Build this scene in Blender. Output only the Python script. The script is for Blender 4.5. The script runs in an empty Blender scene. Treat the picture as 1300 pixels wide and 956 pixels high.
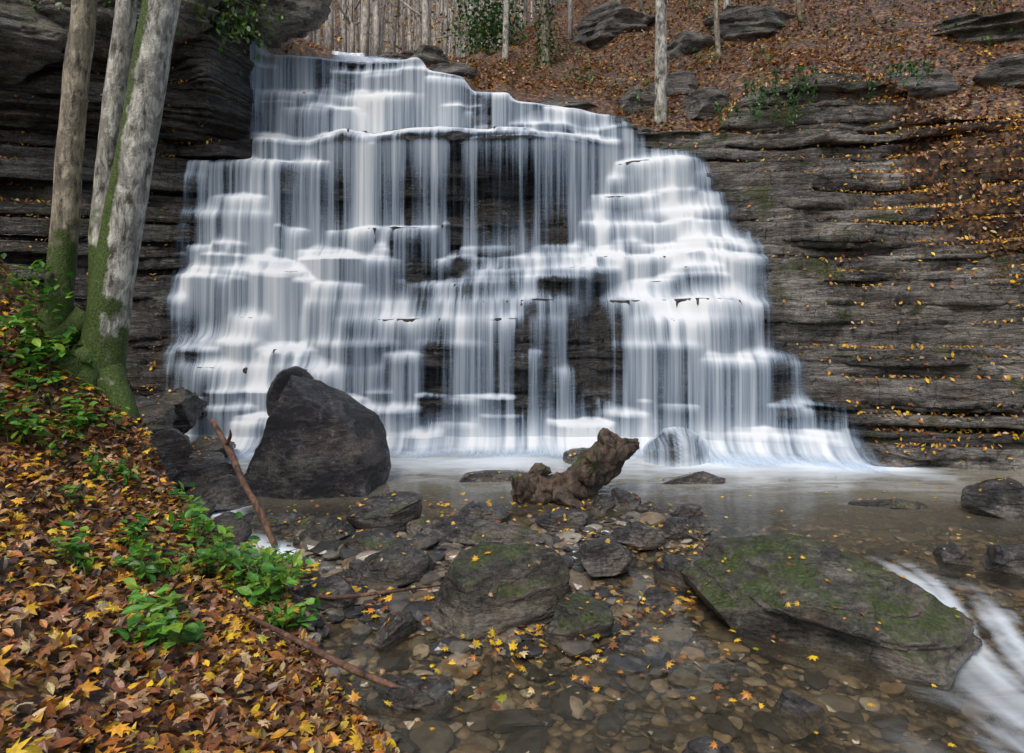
import bpy, bmesh, math
import numpy as np
rng = np.random.default_rng(11)
scene = bpy.context.scene
COL = scene.collection

# ------------------------------------------------------------------ helpers
def hsh(i, j, k, s):
    h = (i.astype(np.int64)*374761393 + j.astype(np.int64)*668265263 + k.astype(np.int64)*1274126177 + s*974634777) & 0xFFFFFFFF
    h = ((h ^ (h >> 13)) * 1274126177) & 0xFFFFFFFF
    h = (h ^ (h >> 16)) & 0xFFFFFF
    return h/float(0xFFFFFF)*2-1
def vn(x, y=0., z=0., s=0):
    x, y, z = np.broadcast_arrays(np.asarray(x, float), np.asarray(y, float), np.asarray(z, float))
    xi, yi, zi = np.floor(x), np.floor(y), np.floor(z)
    fx, fy, fz = x-xi, y-yi, z-zi
    fx = fx*fx*(3-2*fx); fy = fy*fy*(3-2*fy); fz = fz*fz*(3-2*fz)
    r = 0
    for a in (0, 1):
        for b in (0, 1):
            for c in (0, 1):
                w = (fx if a else 1-fx)*(fy if b else 1-fy)*(fz if c else 1-fz)
                r = r + w*hsh(xi+a, yi+b, zi+c, s)
    return r
def fbm(x, y=0., z=0., o=4, s=0):
    r = 0; a = 1.; t = 0
    for i in range(o):
        f = 2.03**i
        r = r + a*vn(np.asarray(x)*f, np.asarray(y)*f, np.asarray(z)*f, s+i*17)
        t += a; a *= .5
    return r/t*1.4
def sst(a, b, x):
    t = np.clip((x-a)/(b-a), 0, 1); return t*t*(3-2*t)

def mk(name, V, F, mat, smooth=True, attrs=None, cols=None, parent=None):
    me = bpy.data.meshes.new(name)
    V = np.ascontiguousarray(V, np.float32); F = np.ascontiguousarray(F, np.int32)
    n = F.shape[1]
    me.vertices.add(len(V)); me.vertices.foreach_set('co', V.ravel())
    me.loops.add(F.size); me.loops.foreach_set('vertex_index', F.ravel())
    me.polygons.add(len(F)); me.polygons.foreach_set('loop_start', np.arange(0, F.size, n, dtype=np.int32))
    me.update(calc_edges=True)
    me.polygons.foreach_set('use_smooth', np.full(len(F), smooth, bool))
    for k, a in (attrs or {}).items():
        at = me.attributes.new(k, 'FLOAT', 'POINT'); at.data.foreach_set('value', np.ascontiguousarray(a, np.float32).ravel())
    if cols is not None:
        at = me.attributes.new('col', 'FLOAT_COLOR', 'POINT')
        c = np.ones((len(V), 4), np.float32); c[:, :3] = cols; at.data.foreach_set('color', c.ravel())
    me.validate()
    me.materials.append(mat)
    ob = bpy.data.objects.new(name, me); COL.objects.link(ob)
    if parent: ob.parent = parent
    return ob
def gridF(nr, nc):
    i = np.arange(nr-1)[:, None]*nc+np.arange(nc-1)[None, :]
    i = i.ravel()
    return np.stack([i, i+1, i+nc+1, i+nc], 1)
class Acc:
    def __init__(s): s.V = []; s.F = []; s.C = []; s.n = 0
    def add(s, V, F, c=None):
        s.V.append(V); s.F.append(F+s.n); s.n += len(V)
        if c is not None: s.C.append(np.broadcast_to(c, (len(V), 3)))
    def mk(s, name, mat, **k):
        return mk(name, np.concatenate(s.V), np.concatenate(s.F), mat, cols=np.concatenate(s.C) if s.C else None, **k)

# ------------------------------------------------------------------ materials
def newmat(name):
    m = bpy.data.materials.new(name); m.use_nodes = True
    nt = m.node_tree; nt.nodes.clear()
    return m, nt
def nd(nt, typ, ins=None, **props):
    n = nt.nodes.new(typ)
    for k, v in props.items(): setattr(n, k, v)
    for k, v in (ins or {}).items():
        if isinstance(v, bpy.types.NodeSocket): nt.links.new(v, n.inputs[k])
        else: n.inputs[k].default_value = v
    return n
def c4(c): return (c[0], c[1], c[2], 1)
def ramp(nt, fac, stops, interp='LINEAR'):
    r = nd(nt, 'ShaderNodeValToRGB', {0: fac}); r.color_ramp.interpolation = interp
    e = r.color_ramp.elements
    while len(e) > 1: e.remove(e[0])
    e[0].position = stops[0][0]; e[0].color = c4(stops[0][1])
    for p, c in stops[1:]:
        x = e.new(p); x.color = c4(c)
    return r.outputs[0]
def g(v): return (v, v, v)
def mth(nt, op, a, b=0., c=None, clamp=False):
    ins = {0: a, 1: b}
    if c is not None: ins[2] = c
    return nd(nt, 'ShaderNodeMath', ins, operation=op, use_clamp=clamp).outputs[0]
def mixc(nt, f, a, b, mode='MIX'):
    n = nd(nt, 'ShaderNodeMix', data_type='RGBA', blend_type=mode)
    for i, v in ((0, f), (6, a), (7, b)):
        if isinstance(v, bpy.types.NodeSocket): nt.links.new(v, n.inputs[i])
        else: n.inputs[i].default_value = v if i == 0 else c4(v)
    return n.outputs[2]
def coords(nt, scale=(1, 1, 1)):
    t = nd(nt, 'ShaderNodeTexCoord')
    return nd(nt, 'ShaderNodeMapping', {0: t.outputs['Object'], 'Scale': scale}).outputs[0]
def noise(nt, vec, scale, detail=4, rough=.6, dist=0.):
    return nd(nt, 'ShaderNodeTexNoise', {'Vector': vec, 'Scale': scale, 'Detail': detail, 'Roughness': rough, 'Distortion': dist}).outputs[0]
def attr(nt, name, out='Fac'):
    return nd(nt, 'ShaderNodeAttribute', attribute_name=name).outputs[out]
def finish(nt, sh): nd(nt, 'ShaderNodeOutputMaterial', {0: sh})
def litter_color(nt, sc=16.):
    v = coords(nt, (1, 1, 1))
    wob = nd(nt, 'ShaderNodeTexNoise', {'Vector': v, 'Scale': 9., 'Detail': 3.})
    vv = nd(nt, 'ShaderNodeVectorMath', {0: v, 1: nd(nt, 'ShaderNodeVectorMath', {0: wob.outputs[1], 3: .12}, operation='SCALE').outputs[0]}, operation='ADD').outputs[0]
    vo = nd(nt, 'ShaderNodeTexVoronoi', {'Vector': vv, 'Scale': sc})
    sep = nd(nt, 'ShaderNodeSeparateColor', {0: vo.outputs['Color']})
    c = ramp(nt, sep.outputs[0], [(0, (.025, .015, .01)), (.25, (.07, .036, .02)), (.45, (.15, .07, .032)), (.62, (.26, .13, .055)), (.78, (.35, .21, .10)), (.9, (.32, .12, .035)), (.97, (.55, .32, .05))], 'CONSTANT')
    dk = ramp(nt, vo.outputs['Distance'], [(0, g(1)), (.55, g(.8)), (.9, g(.25))])
    c = mixc(nt, 1., c, dk, 'MULTIPLY')
    n = noise(nt, v, 1.3, 4)
    c = mixc(nt, ramp(nt, n, [(.35, g(0)), (.65, g(.55))]), c, (.065, .042, .026))
    h = mth(nt, 'MULTIPLY_ADD', sep.outputs[1], .6, mth(nt, 'MULTIPLY', vo.outputs['Distance'], -.6))
    return c, h

def rock_mat(name, dark=(.03, .028, .026), mid=(.10, .088, .075), light=(.24, .21, .18), moss=.5, strat=5., rough=(.22, .6), cliff=False, mscale=1.7, bd=.08, crack=.75, rusty=.5):
    m, nt = newmat(name)
    v = coords(nt); vs = coords(nt, (.6, .6, strat))
    a = noise(nt, vs, 2.2, 9, .66, .4); b = noise(nt, v, 1.1, 5); f = noise(nt, vs, 16., 6, .75); f2 = noise(nt, v, 38., 5, .7)
    k = mth(nt, 'MULTIPLY_ADD', f, .5, mth(nt, 'MULTIPLY', a, .6))
    k = mth(nt, 'ADD', k, mth(nt, 'MULTIPLY_ADD', b, .4, -.25))
    col = ramp(nt, k, [(.37, dark), (.49, mid), (.56, tuple(.5*(p+q) for p, q in zip(mid, light))), (.63, light)])
    rust = noise(nt, v, 2.1, 4)
    col = mixc(nt, ramp(nt, rust, [(.50, g(0)), (.70, g(rusty))]), col, (.16, .105, .06))
    lich = noise(nt, v, 9., 5, .7)
    col = mixc(nt, ramp(nt, lich, [(.61, g(0)), (.68, g(.4))]), col, (.28, .295, .285))
    col = mixc(nt, 1., col, ramp(nt, f2, [(.3, g(.55)), (.65, g(1.25))]), 'MULTIPLY')
    wv = noise(nt, v, 1.6, 4)
    vc = nd(nt, 'ShaderNodeVectorMath', {0: coords(nt, (.55, .55, strat*.75)), 1: nd(nt, 'ShaderNodeCombineXYZ', {0: wv, 1: wv, 2: wv}).outputs[0]}, operation='ADD').outputs[0]
    cr = nd(nt, 'ShaderNodeTexVoronoi', {'Vector': vc, 'Scale': 2.3}, feature='DISTANCE_TO_EDGE').outputs[0]
    crk = ramp(nt, cr, [(0, g(1-crack)), (.035, g(1))])
    col = mixc(nt, 1., col, ramp(nt, cr, [(0, g(1-crack)), (.03, g(1))]), 'MULTIPLY')
    geo = nd(nt, 'ShaderNodeNewGeometry')
    nz = nd(nt, 'ShaderNodeSeparateXYZ', {0: geo.outputs['Normal']}).outputs[2]
    if moss > 0:
        mn = noise(nt, v, mscale, 6, .65); mf = noise(nt, v, 40., 3)
        mk_ = mth(nt, 'MULTIPLY_ADD', nz, .35, mn)
        lo = 1.02-moss*.5
        fac = ramp(nt, mth(nt, 'MULTIPLY', mk_, .8), [(min(lo*.8, .97), g(0)), (min(lo*.8+.12, .99), g(.85))])
        mc = ramp(nt, mf, [(.3, (.014, .022, .005)), (.55, (.055, .085, .013)), (.75, (.13, .18, .03))])
        col = mixc(nt, fac, col, mc)
    r = mth(nt, 'MULTIPLY_ADD', ramp(nt, b, [(.35, g(0)), (.65, g(1))]), rough[1]-rough[0], rough[0])
    r = mth(nt, 'ADD', r, mth(nt, 'MULTIPLY_ADD', f2, .4, -.2), clamp=True)
    hgt = mth(nt, 'ADD', mth(nt, 'MULTIPLY_ADD', a, .8, mth(nt, 'MULTIPLY', f, .5)), mth(nt, 'MULTIPLY_ADD', crk, .25, mth(nt, 'MULTIPLY', f2, .12)))
    if cliff:
        wet = attr(nt, 'wet'); cav_shade = attr(nt, 'cav_shade')
        col = mixc(nt, mth(nt, 'MULTIPLY', wet, .68), col, (.008, .008, .009))
        col = mixc(nt, mth(nt, 'MULTIPLY', cav_shade, .75), col, (.012, .010, .009))  # crevice shade painted into the rock colour on recessed layers
        mp = noise(nt, v, 1.3, 5, .6)
        mg = mth(nt, 'MULTIPLY', ramp(nt, mp, [(.57, g(0)), (.64, g(.75))]), mth(nt, 'SUBTRACT', 1., wet, clamp=True))
        col = mixc(nt, mg, col, ramp(nt, f2, [(.35, (.025, .036, .009)), (.6, (.09, .11, .024))]))
        r = mth(nt, 'MULTIPLY', r, mth(nt, 'MULTIPLY_ADD', wet, -.4, 1.))
        lc, lh = litter_color(nt)
        la = attr(nt, 'litter')
        col = mixc(nt, la, col, lc)
        r = mth(nt, 'MAXIMUM', r, mth(nt, 'MULTIPLY', la, .55))
    bp = nd(nt, 'ShaderNodeBump', {'Height': hgt, 'Strength': 1., 'Distance': bd})
    p = nd(nt, 'ShaderNodeBsdfPrincipled', {'Base Color': col, 'Roughness': r, 'Normal': bp.outputs[0]})
    finish(nt, p.outputs[0]); return m

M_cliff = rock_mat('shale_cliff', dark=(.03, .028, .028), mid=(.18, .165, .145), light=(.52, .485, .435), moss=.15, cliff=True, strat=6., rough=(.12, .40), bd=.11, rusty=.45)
M_rock = rock_mat('wet_rock', dark=(.014, .014, .014), mid=(.065, .06, .056), light=(.27, .25, .23), moss=.38, strat=3., rough=(.06, .32), crack=.5)
M_hrock = rock_mat('weathered_rock', dark=(.025, .024, .022), mid=(.12, .112, .10), light=(.33, .31, .28), moss=.45, strat=4., rough=(.3, .6), bd=.12)
M_boul = rock_mat('dark_boulder', dark=(.006, .006, .007), mid=(.020, .019, .021), light=(.12, .11, .105), moss=0, strat=1.6, rough=(.04, .28), bd=.10, crack=.25, rusty=.25)
M_mossr = rock_mat('mossy_rock', dark=(.014, .013, .011), mid=(.075, .068, .055), light=(.26, .235, .19), moss=.57, strat=2.5, rough=(.10, .42), mscale=3.2, crack=.4)

def attr_mat(name, rough=.45, nscale=20, trans=0.):
    m, nt = newmat(name)
    c = attr(nt, 'col', 'Color')
    n = noise(nt, coords(nt), nscale, 4)
    c = mixc(nt, 1., c, ramp(nt, n, [(.3, g(.6)), (.7, g(1.3))]), 'MULTIPLY')
    bp = nd(nt, 'ShaderNodeBump', {'Height': n, 'Strength': .3, 'Distance': .01})
    p = nd(nt, 'ShaderNodeBsdfPrincipled', {'Base Color': c, 'Roughness': rough, 'Normal': bp.outputs[0]})
    sh = p.outputs[0]
    if trans > 0:
        t = nd(nt, 'ShaderNodeBsdfTranslucent', {0: c})
        sh = nd(nt, 'ShaderNodeMixShader', {0: trans, 1: sh, 2: t.outputs[0]}).outputs[0]
    finish(nt, sh); return m
M_leaf = attr_mat('autumn_leaves', .32, 45, .12)
M_green = attr_mat('green_leaves', .35, 30, .3)
M_peb = attr_mat('pebbles', .14, 14)

def bark_mat(name, light, dark, con=1.):
    m, nt = newmat(name)
    v = coords(nt, (1, 1, .4)); v1 = coords(nt)
    a = noise(nt, v, 11., 7, .7, .5); b = noise(nt, v1, 4.3, 5, .6); f = noise(nt, coords(nt, (1, 1, .16)), 46., 4)
    c = ramp(nt, a, [(.38, dark), (.46, tuple(x*.6 for x in light)), (.53, light), (.64, tuple(min(1, x*1.5) for x in light))])
    c = mixc(nt, ramp(nt, b, [(.52, g(0)), (.57, g(.7*con))]), c, tuple(.4*x+.6*y for x, y in zip(light, dark)))
    c = mixc(nt, mth(nt, 'MULTIPLY', ramp(nt, f, [(.5, g(0)), (.62, g(1))]), .45), c, dark)
    mf = noise(nt, v1, 60., 3)
    mc = ramp(nt, mf, [(.3, (.014, .028, .004)), (.55, (.06, .10, .012)), (.75, (.14, .20, .028))])
    ma = mth(nt, 'ADD', attr(nt, 'moss'), mth(nt, 'MULTIPLY_ADD', noise(nt, v1, 4., 5), 1.2, -.6))
    c = mixc(nt, ramp(nt, ma, [(.42, g(0)), (.56, g(1))]), c, mc)
    bp = nd(nt, 'ShaderNodeBump', {'Height': mth(nt, 'ADD', a, mth(nt, 'MULTIPLY', mf, .35)), 'Strength': .9, 'Distance': .035})
    p = nd(nt, 'ShaderNodeBsdfPrincipled', {'Base Color': c, 'Roughness': .75, 'Normal': bp.outputs[0]})
    finish(nt, p.outputs[0]); return m
M_bark = bark_mat('lichen_bark', (.50, .485, .42), (.065, .057, .045))
M_bark2 = bark_mat('brown_bark', (.34, .295, .21), (.05, .04, .028))
M_wood = bark_mat('driftwood', (.10, .068, .046), (.010, .008, .007))
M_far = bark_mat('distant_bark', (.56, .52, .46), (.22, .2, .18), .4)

m, nt = newmat('ground_soil'); M_ground = m
lc, lh = litter_color(nt, 17.)
v = coords(nt)
vo = nd(nt, 'ShaderNodeTexVoronoi', {'Vector': v, 'Scale': 17.})
sc_ = nd(nt, 'ShaderNodeSeparateColor', {0: vo.outputs['Color']})
gc = ramp(nt, sc_.outputs[0], [(0, (.045, .036, .027)), (.35, (.10, .078, .054)), (.6, (.18, .138, .088)), (.85, (.30, .23, .15))])
gc = mixc(nt, 1., gc, ramp(nt, vo.outputs['Distance'], [(0, g(1)), (.5, g(.75)), (.85, g(.2))]), 'MULTIPLY')
la = attr(nt, 'litter')
col = mixc(nt, la, gc, lc)
hh = mth(nt, 'ADD', mth(nt, 'MULTIPLY', vo.outputs['Distance'], -.8), mth(nt, 'MULTIPLY', sc_.outputs[1], .5))
bp = nd(nt, 'ShaderNodeBump', {'Height': mth(nt, 'ADD', hh, lh), 'Strength': .7, 'Distance': .03})
p = nd(nt, 'ShaderNodeBsdfPrincipled', {'Base Color': col, 'Roughness': .45, 'Normal': bp.outputs[0]})
finish(nt, p.outputs[0])

# falling water
m, nt = newmat('falling_water'); M_fall = m
dn = attr(nt, 'dens')
s1 = noise(nt, coords(nt, (18, 2., .4)), 1., 2, .55, .1); s2 = noise(nt, coords(nt, (46, 3., .6)), 1., 2, .5)
st = mth(nt, 'ADD', mth(nt, 'MULTIPLY_ADD', s1, .9, -.45), mth(nt, 'MULTIPLY_ADD', s2, .75, -.375))
al = mth(nt, 'MULTIPLY_ADD', st, mth(nt, 'SUBTRACT', 1.12, dn), dn)
edge = ramp(nt, dn, [(0.03, g(0)), (.3, g(1))])
al = mth(nt, 'MULTIPLY', mth(nt, 'MAXIMUM', al, 0.0, clamp=True), edge, clamp=True)
al = mth(nt, 'MULTIPLY', al, .97)
wc = ramp(nt, al, [(.0, (.36, .52, .72)), (.4, (.57, .70, .86)), (.75, (.80, .88, .95)), (.95, (.92, .95, .97))])
d = nd(nt, 'ShaderNodeBsdfDiffuse', {0: wc}); tl = nd(nt, 'ShaderNodeBsdfTranslucent', {0: wc})
mx = nd(nt, 'ShaderNodeMixShader', {0: .25, 1: d.outputs[0], 2: tl.outputs[0]})
tr = nd(nt, 'ShaderNodeBsdfTransparent')
o = nd(nt, 'ShaderNodeMixShader', {0: al, 1: tr.outputs[0], 2: mx.outputs[0]})
finish(nt, o.outputs[0])

# pool water
m, nt = newmat('pool_water'); M_pool = m
foam = attr(nt, 'foam'); murk = attr(nt, 'murk')
fn = noise(nt, coords(nt, (1.6, 4., 1)), 1., 4, .55, .8)
fa = mth(nt, 'ADD', foam, mth(nt, 'MULTIPLY', mth(nt, 'MULTIPLY_ADD', fn, 1.3, -.65), ramp(nt, foam, [(0, g(0)), (.10, g(.8)), (.9, g(.4)), (1, g(0))])), clamp=True)
wn = noise(nt, coords(nt, (1, 2.2, 1)), 2.5, 3, .5, .3)
bp = nd(nt, 'ShaderNodeBump', {'Height': wn, 'Strength': .25, 'Distance': .03})
gl = nd(nt, 'ShaderNodeBsdfGlossy', {'Color': (.95, .98, 1, 1), 'Roughness': .12, 'Normal': bp.outputs[0]})
fr = nd(nt, 'ShaderNodeFresnel', {'IOR': 1.34, 'Normal': bp.outputs[0]})
mud = nd(nt, 'ShaderNodeBsdfDiffuse', {0: (.30, .275, .205, 1)})
tr = nd(nt, 'ShaderNodeBsdfTransparent', {0: (.93, .88, .75, 1)})
body = nd(nt, 'ShaderNodeMixShader', {0: murk, 1: tr.outputs[0], 2: mud.outputs[0]})
wa = nd(nt, 'ShaderNodeMixShader', {0: fr.outputs[0], 1: body.outputs[0], 2: gl.outputs[0]})
fo = nd(nt, 'ShaderNodeBsdfDiffuse', {0: (.80, .88, .94, 1)})
o = nd(nt, 'ShaderNodeMixShader', {0: mth(nt, 'MULTIPLY', fa, .95), 1: wa.outputs[0], 2: fo.outputs[0]})
finish(nt, o.outputs[0])

# ------------------------------------------------------------------ cliff
xs = np.arange(-10, 11, .03); nx = len(xs)
XC = np.array([-10, -7, -5.8, -4.88, -4.6, -3.7, -2.8, -1.6, -.7, 0.2, 1.2, 2, 3, 3.8, 4.8, 6.5, 8.5, 11])
prof = [
 ([0, 5, 5.2, 9], [9.8, 10.6, 9.6, 10.4]),
 ([0, 5, 5.2, 9], [10.2, 11.2, 10.6, 11.2]),
 ([0, .5, .6, 1.3, 1.4, 2.3, 2.45, 3.1, 3.2, 3.9, 4.0, 4.9, 5.1, 9], [10.4, 10.45, 10.65, 10.7, 11.0, 11.05, 11.3, 11.35, 11.6, 11.65, 11.85, 11.9, 11.1, 11.6]),
 ([0, .7, .8, 1.5, 1.6, 2.2, 2.3, 2.9, 3.0, 3.7, 3.8, 4.9, 5.0, 5.6, 9], [10.35, 10.4, 10.6, 10.65, 10.9, 10.95, 11.2, 11.25, 11.5, 11.55, 11.8, 11.9, 12.2, 11.3, 11.8]),
 ([0, .7, .8, 1.5, 1.6, 2.2, 2.3, 2.9, 3.0, 3.7, 3.8, 4.5, 4.6, 5.0, 5.1, 6.9, 9], [10.3, 10.35, 10.6, 10.65, 10.9, 10.95, 11.2, 11.25, 11.5, 11.55, 11.8, 11.85, 12.1, 12.15, 12.6, 12.9, 12.95]),
 ([0, .9, 1.0, 1.35, 1.45, 1.9, 2.0, 2.6, 2.75, 3.3, 3.4, 4.3, 4.4, 4.95, 5.05, 5.8, 5.9, 6.9, 9], [10.2, 10.3, 10.5, 10.55, 10.8, 10.85, 11.1, 11.15, 11.45, 11.5, 11.7, 11.75, 11.95, 12.0, 12.4, 12.45, 12.65, 12.9, 12.95]),
 ([0, 1.15, 1.25, 1.75, 1.85, 2.2, 2.35, 2.9, 3.0, 3.5, 3.7, 4.85, 4.95, 5.15, 5.25, 6.3, 6.4, 6.9, 9], [10.2, 10.3, 10.6, 10.65, 10.9, 10.95, 11.1, 11.15, 11.25, 11.3, 11.85, 11.9, 11.7, 11.7, 12.4, 12.5, 12.7, 12.9, 12.95]),
 ([0, .5, .6, 1.4, 1.5, 1.95, 2.05, 2.5, 2.6, 3.5, 3.6, 4.8, 4.9, 5.1, 5.2, 6.8, 9], [10.1, 10.15, 10.3, 10.35, 10.65, 10.7, 11.0, 11.05, 11.2, 11.25, 12.0, 12.1, 11.6, 11.6, 12.4, 12.8, 12.85]),
 ([0, .9, 1.0, 1.7, 1.8, 2.2, 2.4, 2.9, 3.0, 4.8, 4.9, 5.1, 5.2, 5.7, 5.8, 6.8, 9], [10.15, 10.2, 10.35, 10.4, 10.7, 10.9, 11.2, 11.4, 11.9, 12.1, 11.55, 11.55, 12.35, 12.4, 12.6, 12.8, 12.85]),
 ([0, 1.9, 2.0, 2.2, 2.85, 2.95, 4.7, 4.8, 5.1, 5.2, 6, 9], [10.3, 10.35, 10.5, 10.85, 11.4, 12.15, 12.2, 11.6, 11.6, 12.4, 12.6, 12.7]),
 ([0, 1.0, 1.05, 1.9, 2.0, 2.4, 2.7, 2.8, 3.4, 3.5, 4.6, 4.7, 5.05, 5.2, 5.8, 9], [10.35, 10.4, 10.5, 10.5, 10.7, 10.95, 11.3, 11.6, 11.7, 11.9, 12.1, 11.8, 11.85, 12.4, 12.6, 12.7]),
 ([0, 1.85, 1.95, 2.0, 2.1, 2.3, 2.7, 2.8, 3.3, 3.45, 3.8, 3.9, 4.4, 4.5, 5, 5.1, 5.6, 9], [10.25, 10.3, 10.25, 10.3, 10.6, 10.95, 11.1, 11.35, 11.45, 11.65, 11.7, 11.95, 12.0, 12.25, 12.3, 12.6, 12.7, 12.8]),
 ([0, 1.9, 2.0, 2.15, 2.5, 2.6, 2.95, 3.05, 3.5, 3.6, 4.1, 4.2, 4.6, 4.7, 5.1, 5.6, 9], [9.95, 10.05, 10.25, 10.5, 10.75, 10.95, 11.0, 11.2, 11.25, 11.45, 11.5, 11.75, 11.8, 12.0, 12.2, 12.5, 12.6]),
 ([0, .8, .9, 1.5, 1.9, 2.0, 2.6, 2.7, 3.2, 3.3, 4, 4.7, 5, 5.5, 9], [9.75, 9.85, 10.05, 10.1, 10.15, 10.45, 10.55, 10.8, 10.85, 11.1, 11.4, 11.75, 12, 12.4, 12.5]),
 ([0, .4, .5, .8, .9, 1.5, 1.6, 2.4, 2.5, 3, 4, 4.1, 4.7, 5, 5.5, 9], [9.3, 9.35, 9.55, 9.6, 9.8, 9.85, 10.1, 10.15, 10.4, 10.5, 10.9, 11.1, 11.5, 11.8, 12.1, 12.3]),
 ([0, .4, .45, 1, 1.05, 1.6, 1.7, 2.4, 2.5, 3.2, 3.3, 4, 5, 5.5, 9], [8.7, 8.8, 9.1, 9.15, 9.45, 9.5, 9.8, 9.9, 10.15, 10.25, 10.5, 10.9, 11.7, 12.0, 12.1]),
 ([0, .5, .6, 1.2, 1.3, 2, 2.1, 3, 3.1, 4, 5.5, 9], [7.7, 7.85, 8.15, 8.25, 8.6, 8.7, 9.0, 9.2, 9.6, 10.2, 11.4, 11.5]),
 ([0, 1, 2, 3, 4, 5.5, 9], [6.5, 7.4, 8.0, 8.6, 9.4, 10.5, 10.6])]
xi_ = np.clip(np.searchsorted(XC, xs, side='right')-1, 0, len(XC)-2); xf_ = np.clip((xs-XC[xi_])/(XC[xi_+1]-XC[xi_]), 0, 1)
def lean(z):
    z = np.broadcast_to(z, xs.shape)
    vals = np.array([np.interp(z, a, b) for a, b in prof]); k = np.arange(nx)
    return vals[xi_, k]*(1-xf_)+vals[xi_+1, k]*xf_
def crest(x):
    return np.interp(x, [-10, -4.9, -4.6, -3.4, -1.7, -1.5, -.9, -.7, -.05, .05, 1.0, 2.03, 2.3, 3.7, 4.2, 5.6, 6.6, 7.3, 11], [9, 8.8, 6.85, 6.8, 6.75, 6.5, 6.4, 6.1, 6.05, 5.9, 5.8, 5.65, 5.3, 5.3, 6.0, 6.35, 6.2, 5.3, 5.2])
lr = np.random.default_rng(5)
zb = [-.4]
while zb[-1] < 9.0:
    zb.append(zb[-1]+lr.choice([.06, .09, .13, .19, .28, .36], p=[.18, .22, .22, .18, .12, .08]))
zb = np.array(zb); nl = len(zb)-1
Cx = crest(xs)
Ycr = lean(Cx)
infall = sst(-6, -5, xs)*sst(4.9, 4.0, xs)
def zwarp(x, z): return z+.10*vn(x*.35, z*.25, s=3)+.035*vn(x*1.3, z*.8, s=4)+sst(4, 9, x)*(.03*(z))
D = []; recs = []
for j in range(nl):
    zm = .5*(zb[j]+zb[j+1]); gq = j//2
    tw = infall*(.30*vn(xs*.7, zm*.35, 0, 6)+.20*np.round(2.2*vn(xs*1.3, zm*.4, 5., 7))/2.2)*sst(.2, .9, zm)*(1-.8*np.exp(-((zm-5)/.45)**2))
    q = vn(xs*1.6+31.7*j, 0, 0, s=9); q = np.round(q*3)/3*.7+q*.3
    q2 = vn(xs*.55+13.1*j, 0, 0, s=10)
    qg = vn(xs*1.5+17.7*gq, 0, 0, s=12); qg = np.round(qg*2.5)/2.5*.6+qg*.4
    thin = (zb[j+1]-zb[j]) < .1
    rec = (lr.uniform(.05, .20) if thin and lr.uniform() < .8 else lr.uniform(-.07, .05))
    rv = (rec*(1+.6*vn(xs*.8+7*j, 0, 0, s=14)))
    recs.append(np.clip(rv/.13, 0, 1)*(1-.6*infall))  # recess depth per layer, drives the painted crevice shade
    D.append(lean(zm+tw)+(1-infall)*(.13*q+.15*q2)+rv*(1-.6*infall)+infall*(.06*q+.20*qg+.20*vn(xs*.8, zm*1.1, 0, 13)*sst(0, .8, zm)))
D = np.array(D)
rowsY = []; rowsZ = []; rowC = []
for j in range(nl):
    z0 = zwarp(xs, zb[j]); z1 = zwarp(xs, zb[j+1])
    for t in (0, .25, .5, .75, .93, 1.):
        bul = -.02*math.sin(math.pi*t)+(.015 if t == 1. else 0)
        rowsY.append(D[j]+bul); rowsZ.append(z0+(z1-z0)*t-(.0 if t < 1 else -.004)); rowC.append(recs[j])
    if j < nl-1:
        for t in (.3, .65):
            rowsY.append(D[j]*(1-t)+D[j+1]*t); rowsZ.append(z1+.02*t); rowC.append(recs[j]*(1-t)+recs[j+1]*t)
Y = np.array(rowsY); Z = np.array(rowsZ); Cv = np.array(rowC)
X = np.broadcast_to(xs, Y.shape).copy()
over = Z-Cx[None]
m_ = over > 0
Y = np.where(m_, np.maximum(Y, Ycr[None])+over*1.6, Y); Z = np.where(m_, Cx[None]+.10*over, Z)
Y0, Z0 = Y.copy(), Z.copy()
nz_ = fbm(X*3.2, Y*2, Z*9, 4, 21)
Y = Y+.05*nz_*(1+.5*sst(3.8, 5, X))+.02*vn(X*14, Z*30, s=40)
Z = Z+.02*fbm(X*2.5, Y*2.5, 0, 3, 33)
X = X+.02*vn(Y*3, Z*8, X*2, s=35)
nr = len(Y)
def xr(z): return np.interp(z, [0, .7, .85, 1.3, 1.45, 1.95, 2.1, 2.9, 3.3, 3.45, 4.0, 4.15, 4.65, 4.9, 5.0, 5.3, 5.35, 5.6, 7], [4.9, 4.6, 4.4, 4.25, 4.05, 3.9, 3.78, 3.85, 3.85, 3.72, 3.6, 3.45, 3.3, 3.2, 2.45, 2.35, 2.15, 2.1, 2.1])
def xl(z): return np.interp(z, [0, 1.5, 2.9, 4.3, 4.6, 4.8, 5, 7], [-5.45, -5.5, -5.65, -5.95, -5.9, -5.5, -4.95, -4.95])
lit = sst(.0, .35, fbm(X*.5, Z*.6, 0, 3, 50)*.5+sst(5.9, 7.2, X)*sst(2.4, 3.6, Z)*.75-.15) * sst(3.6, 4.6, X)*sst(2.2, 3, Z)
lit = np.maximum(lit, m_*sst(2.3, 2.8, X)*.9)
wet = sst(.5, -.3, X-xr(Z))*sst(.6, -.3, xl(Z)-X); wet = np.maximum(wet, sst(-3.5, -5, X)*.6)
wet = np.where(Z > 5.2, np.maximum(sst(2.6, 2.0, X)*.9, 0), wet)
cliff = mk('rock_cliff', np.stack([X, Y, Z], -1).reshape(-1, 3), gridF(nr, nx), M_cliff, attrs={'litter': lit, 'wet': wet, 'cav_shade': Cv})
CL = (X.copy(), Y.copy(), Z.copy())

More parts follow.
